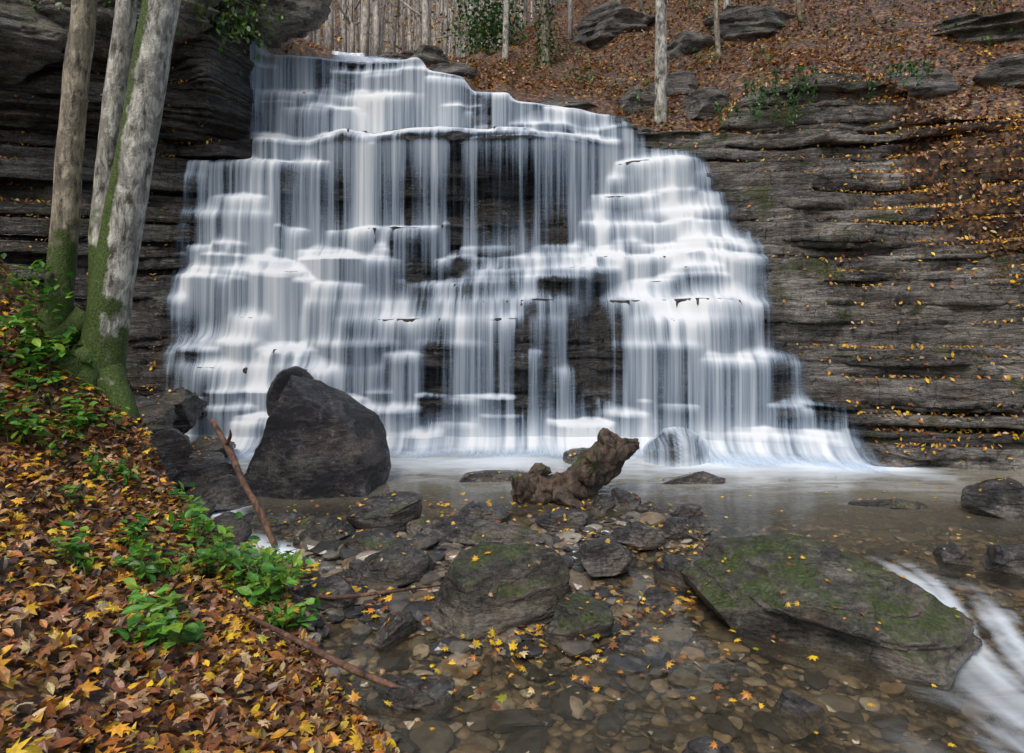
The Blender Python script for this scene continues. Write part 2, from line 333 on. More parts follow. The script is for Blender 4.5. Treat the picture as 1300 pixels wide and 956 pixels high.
# ------------------------------------------------------------------ waterfall sheet
c0 = np.searchsorted(xs, -6.4); c1 = np.searchsorted(xs, 5.4)
kr = (Z0[:, (c0+c1)//2] > -.2)
r0 = int(np.argmax(kr))
xw0 = xs[c0:c1]; Yw = Y0[r0:, c0:c1].copy(); Zw = Z0[r0:, c0:c1]
# the overhanging outcrop on the left carries no water: the flow there starts on the ledge below it
Yw = np.where((Zw > 4.72) & (xw0[None] < -4.62), 12.3, Yw)
def sm(a, ax, n):
    for _ in range(n):
        p = np.concatenate([np.take(a, [0], ax), a, np.take(a, [-1], ax)], ax)
        L = a.shape[ax]
        a = .25*np.take(p, range(L), ax)+.5*a+.25*np.take(p, range(2, L+2), ax)
    return a
Yw = sm(Yw, 1, 4)
Yw = np.minimum.accumulate(Yw[::-1], 0)[::-1]
RM = Yw.copy()
Zw = sm(Zw, 1, 3)+.02
dY = np.abs(np.gradient(Yw, axis=0)); dZ = np.abs(np.gradient(Zw, axis=0))
big = sm(dY, 0, 14)/(sm(dY, 0, 14)+sm(dZ, 0, 14)+1e-6); big = sm(big, 1, 3)
Yw = .5*np.minimum(sm(Yw, 0, 5), Yw+.015)+.5*sm(Yw, 0, 14)-.075
Yw = np.minimum(Yw, RM-.055)
Yw = sm(Yw, 0, 3)
Zw = sm(Zw, 0, 8)
cum = np.cumsum(np.abs(np.gradient(sm(RM, 0, 4), axis=0)), axis=0); cum = sm(cum, 1, 10)
xw = np.arange(xw0[0], xw0[-1], .018)
def rc(a): return np.array([np.interp(xw, xw0, r) for r in a])
Yw = rc(Yw); Zw = rc(Zw); big = rc(big); cum = rc(cum)
kz = Zw.max(1) > 0.0
Yw = Yw[kz]; Zw = np.maximum(Zw[kz], .01); big = big[kz]; cum = cum[kz]
foot = Yw[0].copy()
ext = np.array([1., .75, .5, .3, .15, .06])
EY = foot[None]-ext[:, None]*.75*(1+.3*vn(xw*1.3, 0, s=60))[None]
EZ = np.array([.012, .02, .035, .06, .10, .16])[:, None]*np.ones_like(xw)[None]
rep = lambda a: np.concatenate([np.repeat(a[:1], 6, 0), a])
Yw = np.concatenate([EY, Yw]); Zw = np.concatenate([EZ, np.maximum(Zw, .2)]); big = rep(big); cum = rep(cum)
Xw = np.broadcast_to(xw, Yw.shape).copy()
base = np.full(Xw.shape, .62)
def blob(cx, cz, rx, rz, a):
    global base
    base = base+a*np.exp(-(((Xw-cx)/rx)**2+((Zw-cz)/rz)**2)**1.3)
blob(-.15, 4.0, 1.0, .8, -.38); blob(-.4, 2.5, 1.4, .40, -.42); blob(1.25, 1.35, .30, .6, -.55)
blob(.1, 1.0, .9, .8, -.24); blob(-5.7, 3.8, .4, 1.0, -.25); blob(-1.5, 1.6, .6, .35, -.28); blob(.75, 3.2, .3, .5, -.35)
blob(-3.0, 4.0, .25, .6, -.3); blob(-1.6, 4.0, .6, .5, -.25); blob(-3.3, 6.2, .2, .6, -.2); blob(2.6, 3.2, 1.5, 1.4, .14); blob(-1., 5.02, 2.4, .10, -.6)
blob(-3.8, 2.4, 1.6, 1.6, .14); blob(-2.0, 6.0, 3, .8, .12); blob(2.9, 1.0, 1.4, 1., .14); blob(-5.2, 1.7, .4, .4, -.3); blob(3.4, 1.75, .5, .25, -.12); blob(-1.3, .8, .3, .6, -.2)
tier = cum*3.2+Zw*.12
sx = Xw-.03*(Yw-11)
stq = .30*vn(sx*1.5, tier*.7, 0, 69)+.26*vn(sx*4.1, tier, 0, 70)+.24*vn(sx*9, tier, 0, 71)+.17*vn(sx*21, tier, 0, 72)
dens = base+stq*.85+.95*np.clip(big-.32, -.20, .6)
dens = np.clip(dens, .07, 1)+.45*sst(.7, .1, Zw)
rag = .10*vn(Zw*2.2, 0, 0, 80)+.05*vn(Zw*7, Xw*3, 0, 81)
mask = sst(0, .55, xr(Zw)+rag-Xw+.15+.12*stq)*sst(0, .5, Xw-xl(Zw)+rag+.2*stq)
mask *= 1-(Xw < -4.7)*sst(4.6, 4.75, Zw+.06*vn(Xw*6, 0, 0, 83))
fade = np.ones(len(Yw)); fade[:6] = [0, .3, .6, .85, 1, 1]
ztop = sst(1.1, .5, Yw-np.interp(Xw, xs, Ycr))
dens = np.clip(dens, 0.03, 1)*mask*fade[:, None]*ztop
V = np.stack([Xw, Yw, Zw], -1).reshape(-1, 3); F = gridF(*Xw.shape)
keep = dens.ravel()[F].max(1) > .02
waterfall = mk('waterfall', V, F[keep], M_fall, attrs={'dens': dens})
footx, footy = xw, foot

# ------------------------------------------------------------------ ground (stream bed + left bank)
EYs = [-6, 0, 2.2, 2.8, 3.72, 5.1, 6.94, 8, 9.5, 12]; EXs = [1.8, .75, .05, -.3, -.94, -1.88, -3.5, -4.3, -5.3, -5.8]
def edge_x(y): return np.interp(y, EYs, EXs)
def ground(x, y):
    x = np.asarray(x, float); y = np.asarray(y, float)
    d = edge_x(y)-x+.12*vn(x*1.1, y*1.1, 0, 90)
    sl = np.interp(y, [0, 4.5, 6, 7, 12], [.36, .38, .72, .92, .95])
    bank = np.maximum(d, 0)*sl
    bank = np.where(bank > 4, 4+(bank-4)*.3, bank)
    bank = bank+sst(5.2, 6.6, y)*.6*sst(0, .5, d)
    bank = bank+(.06*fbm(x*1.5, y*1.5, 0, 4, 91))*sst(0, .3, d)
    bed = -.13-.25*sst(6.8, 8.2, y)*sst(-3, -1.5, x)-.08*sst(1.5, 3, x)*sst(5, 6, y)
    bed = bed+.17*np.exp(-((x+.35)/1.5)**4-((y-5.1)/1.25)**4)+.15*np.exp(-((x-1.1)/.9)**2-((y-6.3)/.6)**2)+.1*np.exp(-((x+1.9)/.6)**2-((y-6.4)/.8)**2)
    bed = bed+.065*fbm(x*1.3, y*1.3, 0, 4, 92)
    bed = bed-.14*sst(2.0, 2.7, x)*sst(5., 4.2, y)
    bed = bed+.8*sst(7.5, 12, x)
    return np.maximum(bed+sst(-.3, .05, d)*.12, bank*sst(-.05, .1, d)+bed*sst(.1, -.05, d))
gx = np.concatenate([np.arange(-40, -9, .6), np.arange(-9, 9, .04), np.arange(9, 40, .6)])
gy = np.concatenate([np.arange(-30, 1.5, .5), np.arange(1.5, 11.6, .04)])
GX, GY = np.meshgrid(gx, gy); GZ = ground(GX, GY)
litg = sst(-.05, .2, edge_x(GY)-GX+.12*fbm(GX*2, GY*2, 0, 3, 93))
mk('ground', np.stack([GX, GY, GZ], -1).reshape(-1, 3), gridF(*GX.shape), M_ground, attrs={'litter': litg})

px = np.arange(-6.5, 12, .04); py = np.concatenate([np.arange(-12, 1.5, .3), np.arange(1.5, 11.2, .04)])
PX, PY = np.meshgrid(px, py); dep = -ground(PX, PY)
drop = -.12*sst(5.3, 3.6, PY)*sst(1.8, 2.7, PX)
fy = np.interp(PX, footx, footy)
dd = fy-PY+.25*vn(PX*1.5, PY*2, 0, 95)
inx = sst(5.6, 4.6, PX)*sst(-6, -5, PX)
foamv = inx*(np.exp(-np.maximum(dd, 0)/.42)*1.3)
foamv += .9*np.exp(-((PX-4.6)/.8)**2-((PY-9.15)/.45)**2)+.6*np.exp(-((PX-2.8)/1.2)**2-((PY-9.1)/.5)**2)+.55*np.exp(-((PX+.2)/1.3)**2-((PY-9.2)/.5)**2)+.10*np.exp(-((PX-2.5)/2.8)**2-((PY-8.4)/.6)**2)
def seg(ax, ay, bx, by, w, a):
    t = np.clip(((PX-ax)*(bx-ax)+(PY-ay)*(by-ay))/((bx-ax)**2+(by-ay)**2), 0, 1)
    q = np.hypot(PX-ax-t*(bx-ax), PY-ay-t*(by-ay)); return a*np.exp(-(q/w)**2)
foamv += seg(-3.3, 7.9, -2.75, 6.3, .18, 1.)+seg(-2.4, 6.1, -1.9, 5.75, .13, .9)+seg(-1.9, 5.75, -1.5, 5.45, .07, .35)
wx = PX+.12*np.sin(PY*2.1)+.1*vn(PX*1.2, PY*1.2, 0, 99)
stk = .38+.55*vn(wx*5.5, PY*.7, 0, 96)+.42*vn(wx*13, PY*.9, 0, 97)+.25*vn(wx*30, PY*1.2, 0, 98)
rap = np.maximum(seg(2.95, 5.25, 3.15, 4.5, .26, .9), np.maximum(seg(3.15, 4.5, 3.0, 3.5, .42, .9), seg(3.0, 3.5, 2.5, 1.8, .6, .7)))
foamv += rap*np.clip(stk, 0, 1.1)
PZ = drop+.004*vn(PX*2, PY*2, 0, 5)+rap*.035*vn(wx*5.5, PY*.9, 0, 96)
murk = np.clip(.02+dep*1.4*(.25+.75*sst(5.0, 7.6, PY)), .02, .80)
mk('stream_water', np.stack([PX, PY, PZ], -1).reshape(-1, 3), gridF(*PX.shape), M_pool, attrs={'foam': np.clip(foamv, 0, 1), 'murk': murk})

# ------------------------------------------------------------------ upland hill
def hill(x, y):
    x = np.asarray(x, float); y = np.asarray(y, float)
    yc = np.interp(x, xs, Ycr); yc = np.where(x > -4.6, yc, np.minimum(yc, 11.8))
    c = crest(x)
    t = np.maximum(y-yc-.15, 0)
    c = np.where(x < -4.5, 6.85+(c-6.85)*np.exp(-t/1.6), c)
    c = np.where((x > 3.6) & (x < 7.4), 5.28+(c-5.28)*np.exp(-t/2.5), c)
    s = np.interp(x, [-30, -9, -4.8, -3.6, -2., 0, 3, 7, 30], [.6, .42, .33, .33, .36, .52, .72, .8, .7])
    tt = np.minimum(t, 13)+np.maximum(t-13, 0)*.22
    z = c-.12+s*tt+np.maximum(t-36, 0)*.55
    z = z+.25*fbm(x*.5, y*.5, 0, 4, 101)*sst(0, 1.5, t)+.05*fbm(x*2.5, y*2.5, 0, 3, 102)
    z = z+sst(2, 4, x)*.22*vn(t*.9+.4*vn(x*.5, 0, 0, 103), x*.15, 0, 104)*sst(0, .8, t)
    return z
hx = np.concatenate([np.arange(-60, -8, 1.), np.arange(-8, 14, .08), np.arange(14, 70, 1.)])
ht = np.concatenate([np.arange(0, 10, .07), np.arange(10, 90, .8)])
HX, HT = np.meshgrid(hx, ht)
yc_ = np.interp(hx, xs, Ycr)
HY = yc_[None]+.05+HT; HZ = hill(HX, HY)
HZ = np.where(HT < .01, HZ-.6, HZ)
mk('hillside', np.stack([HX, HY, HZ], -1).reshape(-1, 3), gridF(*HX.shape), M_ground, attrs={'litter': np.ones(HX.size)})
# upper stream: a narrow stepped cascade coming down to the crest
UCY = [12.7, 13.5, 14.5, 16, 18, 22]; UCX = [-2.5, -2.9, -3.4, -4.0, -4.4, -5.2]
uy = np.arange(12.8, 22, .03); ux = np.linspace(-1, 1, 70)
UY = np.repeat(uy[:, None], 70, 1)
cxu = np.interp(uy, UCY, UCX)[:, None]; wu = np.interp(uy, UCY, [1.0, .8, .6, .5, .5, .5])[:, None]
UX = cxu+ux[None]*wu
ph = UY/.8+.35*vn(UX*1.5, 0, 0, 140); sty = np.floor(ph)
frac = ph-sty
zc = np.maximum.accumulate(hill(cxu[:, 0], uy))
UZ = np.interp((sty+sst(.0, .22, frac))*.8-.4, uy, zc)+.16
ud = np.clip(.60+.35*vn(UX*6, UY*.8, 0, 141)+.3*vn(UX*14, UY, 0, 142)+.3*sst(.3, .1, frac), .05, 1)*sst(1, .7, np.abs(ux)+.15*vn(UY*2, 0, 0, 143))*sst(12.8, 13.1, UY)
mk('upper_cascade', np.stack([UX, UY, UZ], -1).reshape(-1, 3), gridF(*UX.shape), M_fall, attrs={'dens': ud})

# ------------------------------------------------------------------ rocks
def ico(sub):
    bm = bmesh.new(); bmesh.ops.create_icosphere(bm, subdivisions=sub, radius=1)
    V = np.array([v.co[:] for v in bm.verts]); F = np.array([[v.index for v in f.verts] for f in bm.faces]); bm.free()
    return V, F
ICO = {i: ico(i) for i in (2, 3, 4, 5, 6)}
def rotz(V, a):
    c, s = math.cos(a), math.sin(a); R = np.array([[c, -s, 0], [s, c, 0], [0, 0, 1]]); return V@R.T
def rotx(V, a):
    c, s = math.cos(a), math.sin(a); R = np.array([[1, 0, 0], [0, c, -s], [0, s, c]]); return V@R.T
def roty(V, a):
    c, s = math.cos(a), math.sin(a); R = np.array([[c, 0, s], [0, 1, 0], [-s, 0, c]]); return V@R.T
def rockV(seed, size, sub=4, npl=10, planes=None, rough=.05, dmin=.5, dmax=.85, strata=0., sa=1.2):
    r = np.random.default_rng(seed); V, F = ICO[sub]; V = V.copy()
    pl = list(planes or [])
    for _ in range(npl):
        n = r.normal(size=3); n /= np.linalg.norm(n); pl.append((n, r.uniform(dmin, dmax)))
    for n, d in pl:
        n = np.array(n, float); n /= np.linalg.norm(n)
        V -= np.maximum(V@n-d, 0)[:, None]*n[None]
    V = V*np.array(size)[None]
    s_ = float(np.mean(size)); nn = V/np.maximum(np.linalg.norm(V, axis=1), 1e-6)[:, None]
    o = seed*3.7
    V = V+nn*(rough*s_*fbm(V[:, 0]/s_*2.2+o, V[:, 1]/s_*2.2, V[:, 2]/s_*4.5, 5, 200))[:, None]
    if strata:
        q = vn(V[:, 2]/strata+o, V[:, 0]/s_*.6, V[:, 1]/s_*.6, 210); q = np.round(q*2.5)/2.5
        V[:, :2] += nn[:, :2]*(rough*sa*s_*q)[:, None]
    return V, F
def rock(name, loc, size, seed, mat, rz=0., rx=0., ry=0., **k):
    V, F = rockV(seed, size, **k)
    V = rotz(roty(rotx(V, rx), ry), rz)
    ob = mk(name, V, F, mat); ob.location = loc; return ob
rock('boulder', (-2.40, 7.95, .38), (1.02, .8, 1.10), 3, M_boul, sub=6, npl=8, dmin=.76, dmax=.9, rough=.05,
     planes=[((-.90, -.1, .42), .50), ((.50, -.1, .86), .60), ((.80, -.2, .5), .66), ((.3, -.86, .36), .55), ((-.42, -.85, .25), .54), ((.97, -.2, .1), .80), ((-.1, -.3, .95), .80), ((-.25, -.55, .8), .68)])
rock('boulder', (-2.80, 8.75, .84), (.34, .3, .50), 8, M_boul, sub=5, npl=5, dmin=.75, dmax=.95)
R = [('rock', (-4.25, 7.9, .35), (.55, .4, .38), 21, .2), ('rock', (-3.55, 7.9, .12), (.42, .3, .22), 22, .5), ('rock', (-3.1, 7.1, .08), (.42, .35, .24), 23, .9),
     ('rock', (-2.3, 6.5, .03), (.34, .22, .15), 24, .1), ('rock', (-2.5, 6.0, .08), (.24, .2, .2), 25, 1.2), ('rock', (-1.95, 6.45, .0), (.26, .18, .12), 26, 2.),
     ('rock', (-3.7, 7.0, .3), (.4, .3, .3), 27, .4), ('rock', (-5.0, 8.6, .7), (.7, .5, .45), 28, .1), ('rock', (-4.7, 9.5, .7), (.6, .5, .4), 29, 2.1),
     ('rock', (-3.05, 6.45, .1), (.3, .25, .18), 30, 2.4), ('rock', (-4.2, 9.3, .15), (.5, .35, .25), 31, 1.1), ('rock', (-3.9, 8.6, .1), (.4, .3, .2), 32, .7),
     ('rock', (-1.12, 6.35, .12), (.46, .28, .24), 41, .15), ('rock', (-.35, 5.95, .09), (.68, .2, .15), 42, -.35), ('rock', (-.25, 8.35, .0), (.6, .25, .09), 43, .05),
     ('rock', (2.2, 8.2, .0), (.55, .22, .12), 44, .05), ('rock', (3.95, 7.2, -.02), (.42, .2, .09), 45, -.1), ('rock', (5.0, 6.9, .08), (.45, .4, .26), 46, .3),
     ('rock', (4.0, 5.45, .05), (.34, .24, .16), 47, .3), ('rock', (3.6, 5.6, .02), (.2, .18, .12), 48, 1.3), ('rock', (1.75, 6.7, .03), (.18, .14, .12), 49, .3),
     ('rock', (.72, 5.35, .10), (.27, .2, .17), 50, .9), ('rock', (1.75, 5.75, .02), (.17, .14, .1), 51, .1), ('rock', (1.15, 7.1, .05), (.22, .18, .16), 52, .1),
     ('rock', (5.2, 9.2, .05), (.5, .3, .22), 53, .2), ('rock', (4.95, 9.5, .1), (.35, .25, .2), 54, 1.2), ('rock', (1.0, 9.4, .05), (.35, .3, .18), 55, 1.2),
     ('rock', (-.9, 5.1, .10), (.33, .22, .17), 56, .6), ('rock', (.15, 5.4, .08), (.26, .18, .15), 57, .2), ('rock', (-1.2, 5.7, .09), (.34, .2, .15), 58, -.4),
     ('rock', (-1.3, 4.7, .06), (.28, .2, .14), 59, .4), ('rock', (-.75, 4.3, .02), (.2, .14, .12), 60, 1.4), ('rock', (1.1, 5.9, .08), (.28, .16, .13), 64, .2), ('rock', (1.25, 5.2, .03), (.24, .16, .13), 65, 2.2),
     ('rock', (.5, 6.3, .07), (.3, .18, .14), 66, .2), ('rock', (-1.6, 6.0, .08), (.32, .2, .15), 67, .7), ('rock', (.9, 3.1, -.05), (.2, .14, .12), 68, .3), ('rock', (.2, 3.0, -.06), (.16, .12, .1), 69, 1.),
     ('rock', (-.3, 6.7, .05), (.3, .2, .13), 72, .3), ('rock', (1.0, 4.7, .0), (.18, .14, .12), 73, .8), ('rock', (-.5, 3.6, -.02), (.22, .15, .12), 74, .5), ('rock', (1.5, 6.1, .07), (.2, .17, .13), 75, .9),
     ('rock', (.95, 7.0, .03), (.16, .12, .12), 76, .3), ('rock', (1.35, 6.9, .03), (.14, .12, .1), 78, 1.1), ('rock', (.75, 4.1, -.02), (.17, .13, .11), 79, .4), ('rock', (1.45, 3.5, -.05), (.2, .15, .12), 80, 1.8)]
for n, l, s, sd, a in R:
    rock(n, l, s, sd, M_rock, rz=a, sub=5, npl=10, dmin=.52, dmax=.82, rough=.05, strata=.05)
rock('mossy_rock', (-.10, 4.5, .16), (.50, .32, .38), 61, M_mossr, rz=.35, sub=6, npl=7, dmin=.62, dmax=.85, strata=.05, ry=-.10, rough=.06,
     planes=[((-.15, -.2, .95), .62), ((.1, -.95, .2), .7), ((-.9, -.3, .3), .72)])
rock('mossy_rock', (.42, 4.3, .05), (.25, .20, .20), 62, M_mossr, rz=.9, sub=5, npl=8, dmin=.55, dmax=.82, strata=.05)
rock('mossy_rock', (2.14, 4.5, -.08), (1.10, .66, .58), 63, M_mossr, rz=-.30, ry=.10, sub=6, npl=9, dmin=.6, dmax=.85, rough=.06, strata=.06, sa=1.6,
     planes=[((-.1, -.25, .95), .72), ((.45, -.5, .75), .75), ((-.6, -.3, .7), .75)])
V, F = rockV(71, (.42, .34, .36), sub=5, npl=5, dmin=.78, dmax=.92, rough=.04)
rk71 = mk('rock', V, F, M_rock); rk71.location = (2.25, 9.35, .08)
nv = V/np.linalg.norm(V, axis=1)[:, None]
de = np.clip(.5+.3*vn(nv[:, 0]*6, nv[:, 1]*2, 0, 77)+.2*vn(nv[:, 0]*14, 0, 0, 78)+.5*sst(.1, -.3, nv[:, 2]), 0, 1)*sst(-.5, -.2, nv[:, 2])
wv = mk('water_veil', V*1.07, F, M_fall, attrs={'dens': de}); wv.location = (2.25, 9.35, .08)
U = [('rock', 2.9, 19.5, (1.5, 1.0, 1.0), 85, 0), ('rock', 2.5, 14.1, (.7, .6, .5), 86, 0), ('rock', 3.4, 14.6, (.8, .6, .6), 84, 0), ('rock', 3.9, 13.4, (.7, .6, .45), 94, 0),
     ('rock', 1.0, 13.4, (.8, .4, .2), 87, 0), ('rock', 2.4, 13.0, (.7, .4, .25), 88, 0), ('mossy_rock', -2.55, 15.6, (.5, .45, .42), 89, .3), ('mossy_rock', -1.9, 15.2, (.55, .45, .38), 90, .25),
     ('mossy_rock', -2.9, 16.4, (.5, .4, .45), 91, .3), ('rock', -1.3, 14.2, (.6, .4, .25), 101, .1), ('mossy_rock', 10.0, 14.3, (1.6, 1.2, .8), 81, 0), ('rock', 6.5, 17.5, (1.5, .9, .8), 93, 0), ('rock', 9.2, 12.4, (.8, .6, .5), 92, 0), ('rock', 4.4, 17, (.9, .7, .6), 99, 0), ('rock', 7.6, 12.9, (.9, .6, .4), 102, 0)]
for n, x, y, s, sd, up in U:
    rock(n, (x, y, float(hill(x, y))-s[2]*.25+up), s, sd, M_mossr if n == 'mossy_rock' else M_hrock, rz=.1*(sd % 5)-.2, sub=6 if s[0] > 1 else 5, npl=12, dmin=.5, dmax=.85, strata=.09, rx=.12, rough=.10, sa=1.3)
for l, s, sd in [((-4.75, 12.3, 7.85), (1.35, 1.0, 1.2), 95), ((-6.3, 11.0, 6.9), (1.6, .8, .9), 96), ((-8.2, 10.2, 6.3), (1.5, .9, 1.), 97), ((-5.7, 11.3, 7.9), (1.0, .8, .7), 98)]:
    rock('rock_outcrop', l, s, sd, M_mossr, sub=6, npl=12, dmin=.55, dmax=.85, strata=.1, rz=.2, rough=.10, sa=1.4)

# ------------------------------------------------------------------ tubes
def tube(P, Rr, seg=20, nper=8, bump=.06, seed=0, fr=3.):
    P = np.array(P, float); Rr = np.array(Rr, float)
    n = len(P); T = np.linspace(0, n-1, (n-1)*nper+1)
    pad = np.vstack([2*P[0]-P[1], P, 2*P[-1]-P[-2]])
    out = []
    for t in T:
        i = min(int(t), n-2); f = t-i; p0, p1, p2, p3 = pad[i:i+4]
        out.append(.5*((2*p1)+(-p0+p2)*f+(2*p0-5*p1+4*p2-p3)*f*f+(-p0+3*p1-3*p2+p3)*f**3))
    C = np.array(out); R_ = np.interp(T, np.arange(n), Rr)
    tg = np.gradient(C, axis=0); tg /= np.linalg.norm(tg, axis=1)[:, None]
    ref = np.array([0, 1., 0]) if abs(tg[0][1]) < .8 else np.array([1., 0, 0])
    a = np.cross(tg, ref); a /= np.linalg.norm(a, axis=1)[:, None]; b = np.cross(tg, a)
    th = np.linspace(0, 2*np.pi, seg, endpoint=False)
    ct, s_ = np.cos(th), np.sin(th)
    Ls = np.concatenate([[0], np.cumsum(np.linalg.norm(np.diff(C, axis=0), axis=1))])
    nn = fbm(ct[None]*1.4+seed, s_[None]*1.4, Ls[:, None]*fr, 3, 300)
    rr = R_[:, None]*(1+bump*nn)
    V = C[:, None]+a[:, None]*(ct[None]*rr)[..., None]+b[:, None]*(s_[None]*rr)[..., None]
    V = V.reshape(-1, 3); m = len(T)
    i = np.arange(m-1)[:, None]*seg+np.arange(seg)[None]; i2 = np.arange(m-1)[:, None]*seg+(np.arange(seg)[None]+1) % seg
    F = np.stack([i, i2, i2+seg, i+seg], -1).reshape(-1, 4)
    V = np.vstack([V, C[0], C[-1]]); k0, k1 = len(V)-2, len(V)-1
    j = np.arange(seg); jn = (j+1) % seg; e = (m-1)*seg
    F = np.vstack([F, np.stack([np.full(seg, k0), jn, j, np.full(seg, k0)], 1)[:, :4], np.stack([np.full(seg, k1), e+j, e+jn, np.full(seg, k1)], 1)])
    return V, F
def tri(F):
    return np.vstack([F[:, [0, 1, 2]], F[:, [0, 2, 3]]])
def cleantri(F):
    F = tri(F); ok = (F[:, 0] != F[:, 1]) & (F[:, 1] != F[:, 2]) & (F[:, 0] != F[:, 2]); return F[ok]

def maple():
    ang = [-90, -55, -25, -5, 20, 45, 62, 90, 118, 135, 160, 185, 205, 235]
    rr_ = [.25, .55, .42, 1.0, .55, 1.05, .6, 1.25, .6, 1.05, .55, 1.0, .42, .55]
    P = [(0, 0, 0.06)]+[(r*math.cos(math.radians(a))*.5, r*math.sin(math.radians(a))*.5, -.06*r*r) for a, r in zip(ang, rr_)]
    n = len(ang); F = [(0, 1+i, 1+(i+1) % n) for i in range(n)]
    return np.array(P), np.array(F)
def ovate():
    P = [(0, -.5, 0), (.2, -.25, .05), (.27, .02, .07), (.17, .3, .04), (0, .55, -.05), (-.17, .3, .04), (-.27, .02, .07), (-.2, -.25, .05), (0, -.2, 0), (0, .2, 0)]
    F = [(0, 1, 8), (0, 8, 7), (1, 2, 8), (2, 9, 8), (2, 3, 9), (3, 4, 9), (4, 5, 9), (5, 6, 9), (6, 8, 9), (6, 7, 8)]
    return np.array(P, float), np.array(F)
def small():
    return np.array([(0, -.5, 0), (.32, 0, .1), (0, .5, 0), (-.32, 0, .1)], float), np.array([(0, 1, 2), (0, 2, 3)])
TM = [maple(), ovate(), small()]
def leaves(acc, P, size, col, tmpl, tilt=.5, r=None, normal=None, curl=.3):
    r = r or rng
    tv, tf = TM[tmpl]; N = len(P)
    if N == 0: return
    a = r.uniform(0, 2*np.pi, N)
    n = r.normal(size=(N, 3))*tilt+(np.array([0, 0, 1.]) if normal is None else normal); n /= np.linalg.norm(n, axis=1)[:, None]
    u = np.stack([np.cos(a), np.sin(a), np.zeros(N)], 1); u -= n*(u*n).sum(1)[:, None]; u /= np.linalg.norm(u, axis=1)[:, None]
    w = np.cross(n, u)
    cz = 1+r.uniform(-1, 1, N)*3*curl
    V = tv[None, :, 0, None]*u[:, None]+tv[None, :, 1, None]*w[:, None]+(tv[None, :, 2]*cz[:, None])[..., None]*n[:, None]
    V = V*np.asarray(size).reshape(-1, 1, 1)+P[:, None]
    F = tf[None]+(np.arange(N)*len(tv))[:, None, None]
    C = np.repeat(col, len(tv), 0)
    acc.add(V.reshape(-1, 3), F.reshape(-1, 3), C)
PAL = np.array([(.80, .50, .03), (.72, .37, .035), (.52, .20, .03), (.28, .105, .035), (.17, .075, .035), (.39, .23, .11), (.065, .036, .02), (.60, .44, .21), (.38, .36, .03)])
def pal(N, w, r=None):
    r = r or rng
    w = np.array(w, float); w /= w.sum()
    c = PAL[r.choice(len(PAL), N, p=w)]
    return np.clip(c*r.uniform(.6, 1.25, (N, 1))*r.uniform(.9, 1.1, (N, 3)), 0, 1)
W_bank = [6, 6, 9, 21, 22, 15, 13, 7, 1]
W_hill = [2, 5, 12, 24, 18, 18, 10, 10, 0]
W_yel = [26, 14, 8, 8, 7, 9, 3, 7, 4]

acc = Acc()
N = 26000
y = rng.uniform(1.6, 8.6, N)**1.0; x = edge_x(y)-rng.uniform(-.12, 1, N)**1.2*4.2
ok = x > -.95*y-1.2; x, y = x[ok], y[ok]
P = np.stack([x, y, ground(x, y)+rng.uniform(.005, .045, len(x))], 1)
k = len(P)//2
leaves(acc, P[:k], rng.uniform(.045, .10, k), pal(k, W_bank), 0, .45)
leaves(acc, P[k:], rng.uniform(.045, .09, len(P)-k), pal(len(P)-k, W_bank), 1, .55)
N = 320
y = rng.uniform(2, 7, N); x = edge_x(y)-rng.uniform(0, 1, N)*3.2
P = np.stack([x, y, ground(x, y)+.05], 1); leaves(acc, P, rng.uniform(.06, .11, N), pal(N, [30, 12, 3, 0, 0, 0, 0, 3, 2]), 0, .3)
N = 3600
x = rng.normal(-.5, 1.2, N); y = rng.normal(5.3, .85, N)
clus = fbm(x*1.7, y*1.7, 0, 3, 120) > rng.uniform(-.3, .55, N)
ok = (y > 3.4) & (y < 7.5) & clus & (x < 1.9); x, y = x[ok], y[ok]
z = np.maximum(ground(x, y), 0)+rng.uniform(.008, .06, len(x))
leaves(acc, np.stack([x, y, z], 1), rng.uniform(.035, .085, len(x)), pal(len(x), W_yel), 0, .3)
N = 230
x = rng.uniform(-.5, 5.5, N); y = rng.uniform(2.4, 8.5, N)
ok = ~((x > 2.3) & (y < 5.2)); x, y = x[ok], y[ok]
z = np.maximum(ground(x, y), .006)+.004
leaves(acc, np.stack([x, y, z], 1), rng.uniform(.03, .06, len(x)), pal(len(x), W_yel), 0, .05)
acc.mk('fallen_leaves', M_leaf, smooth=False)
from mathutils.bvhtree import BVHTree
from mathutils import Vector
bpy.context.view_layer.update()
def drop_leaves(acc, objs, x, y, ztop, sizes, w, tmpl, minnz=.5, lift=.012):
    out = []; nn = []
    trees = []
    for o in objs:
        me = o.data; mw = o.matrix_world
        vs = [mw @ v.co for v in me.vertices]; trees.append(BVHTree.FromPolygons(vs, [tuple(p.vertices) for p in me.polygons]))
    for a, b in zip(x, y):
        best = None
        for t in trees:
            h = t.ray_cast(Vector((a, b, ztop)), Vector((0, 0, -1)))
            if h[0] is not None and (best is None or h[0].z > best[0].z): best = h
        if best and abs(best[1].z) > minnz and best[0].z > .01:
            n = best[1]*(1 if best[1].z > 0 else -1); out.append(best[0]+n*lift); nn.append(n)
    if out:
        P = np.array([v[:] for v in out]); Nn = np.array([v[:] for v in nn])
        leaves(acc, P, rng.uniform(sizes[0], sizes[1], len(P)), pal(len(P), w), tmpl, .25, normal=Nn)
acc = Acc()
rk = [o for o in COL.objects if o.name.startswith(('mossy_rock', 'rock')) and not o.name.startswith(('rock_cliff', 'rock_outcrop')) and o != rk71]
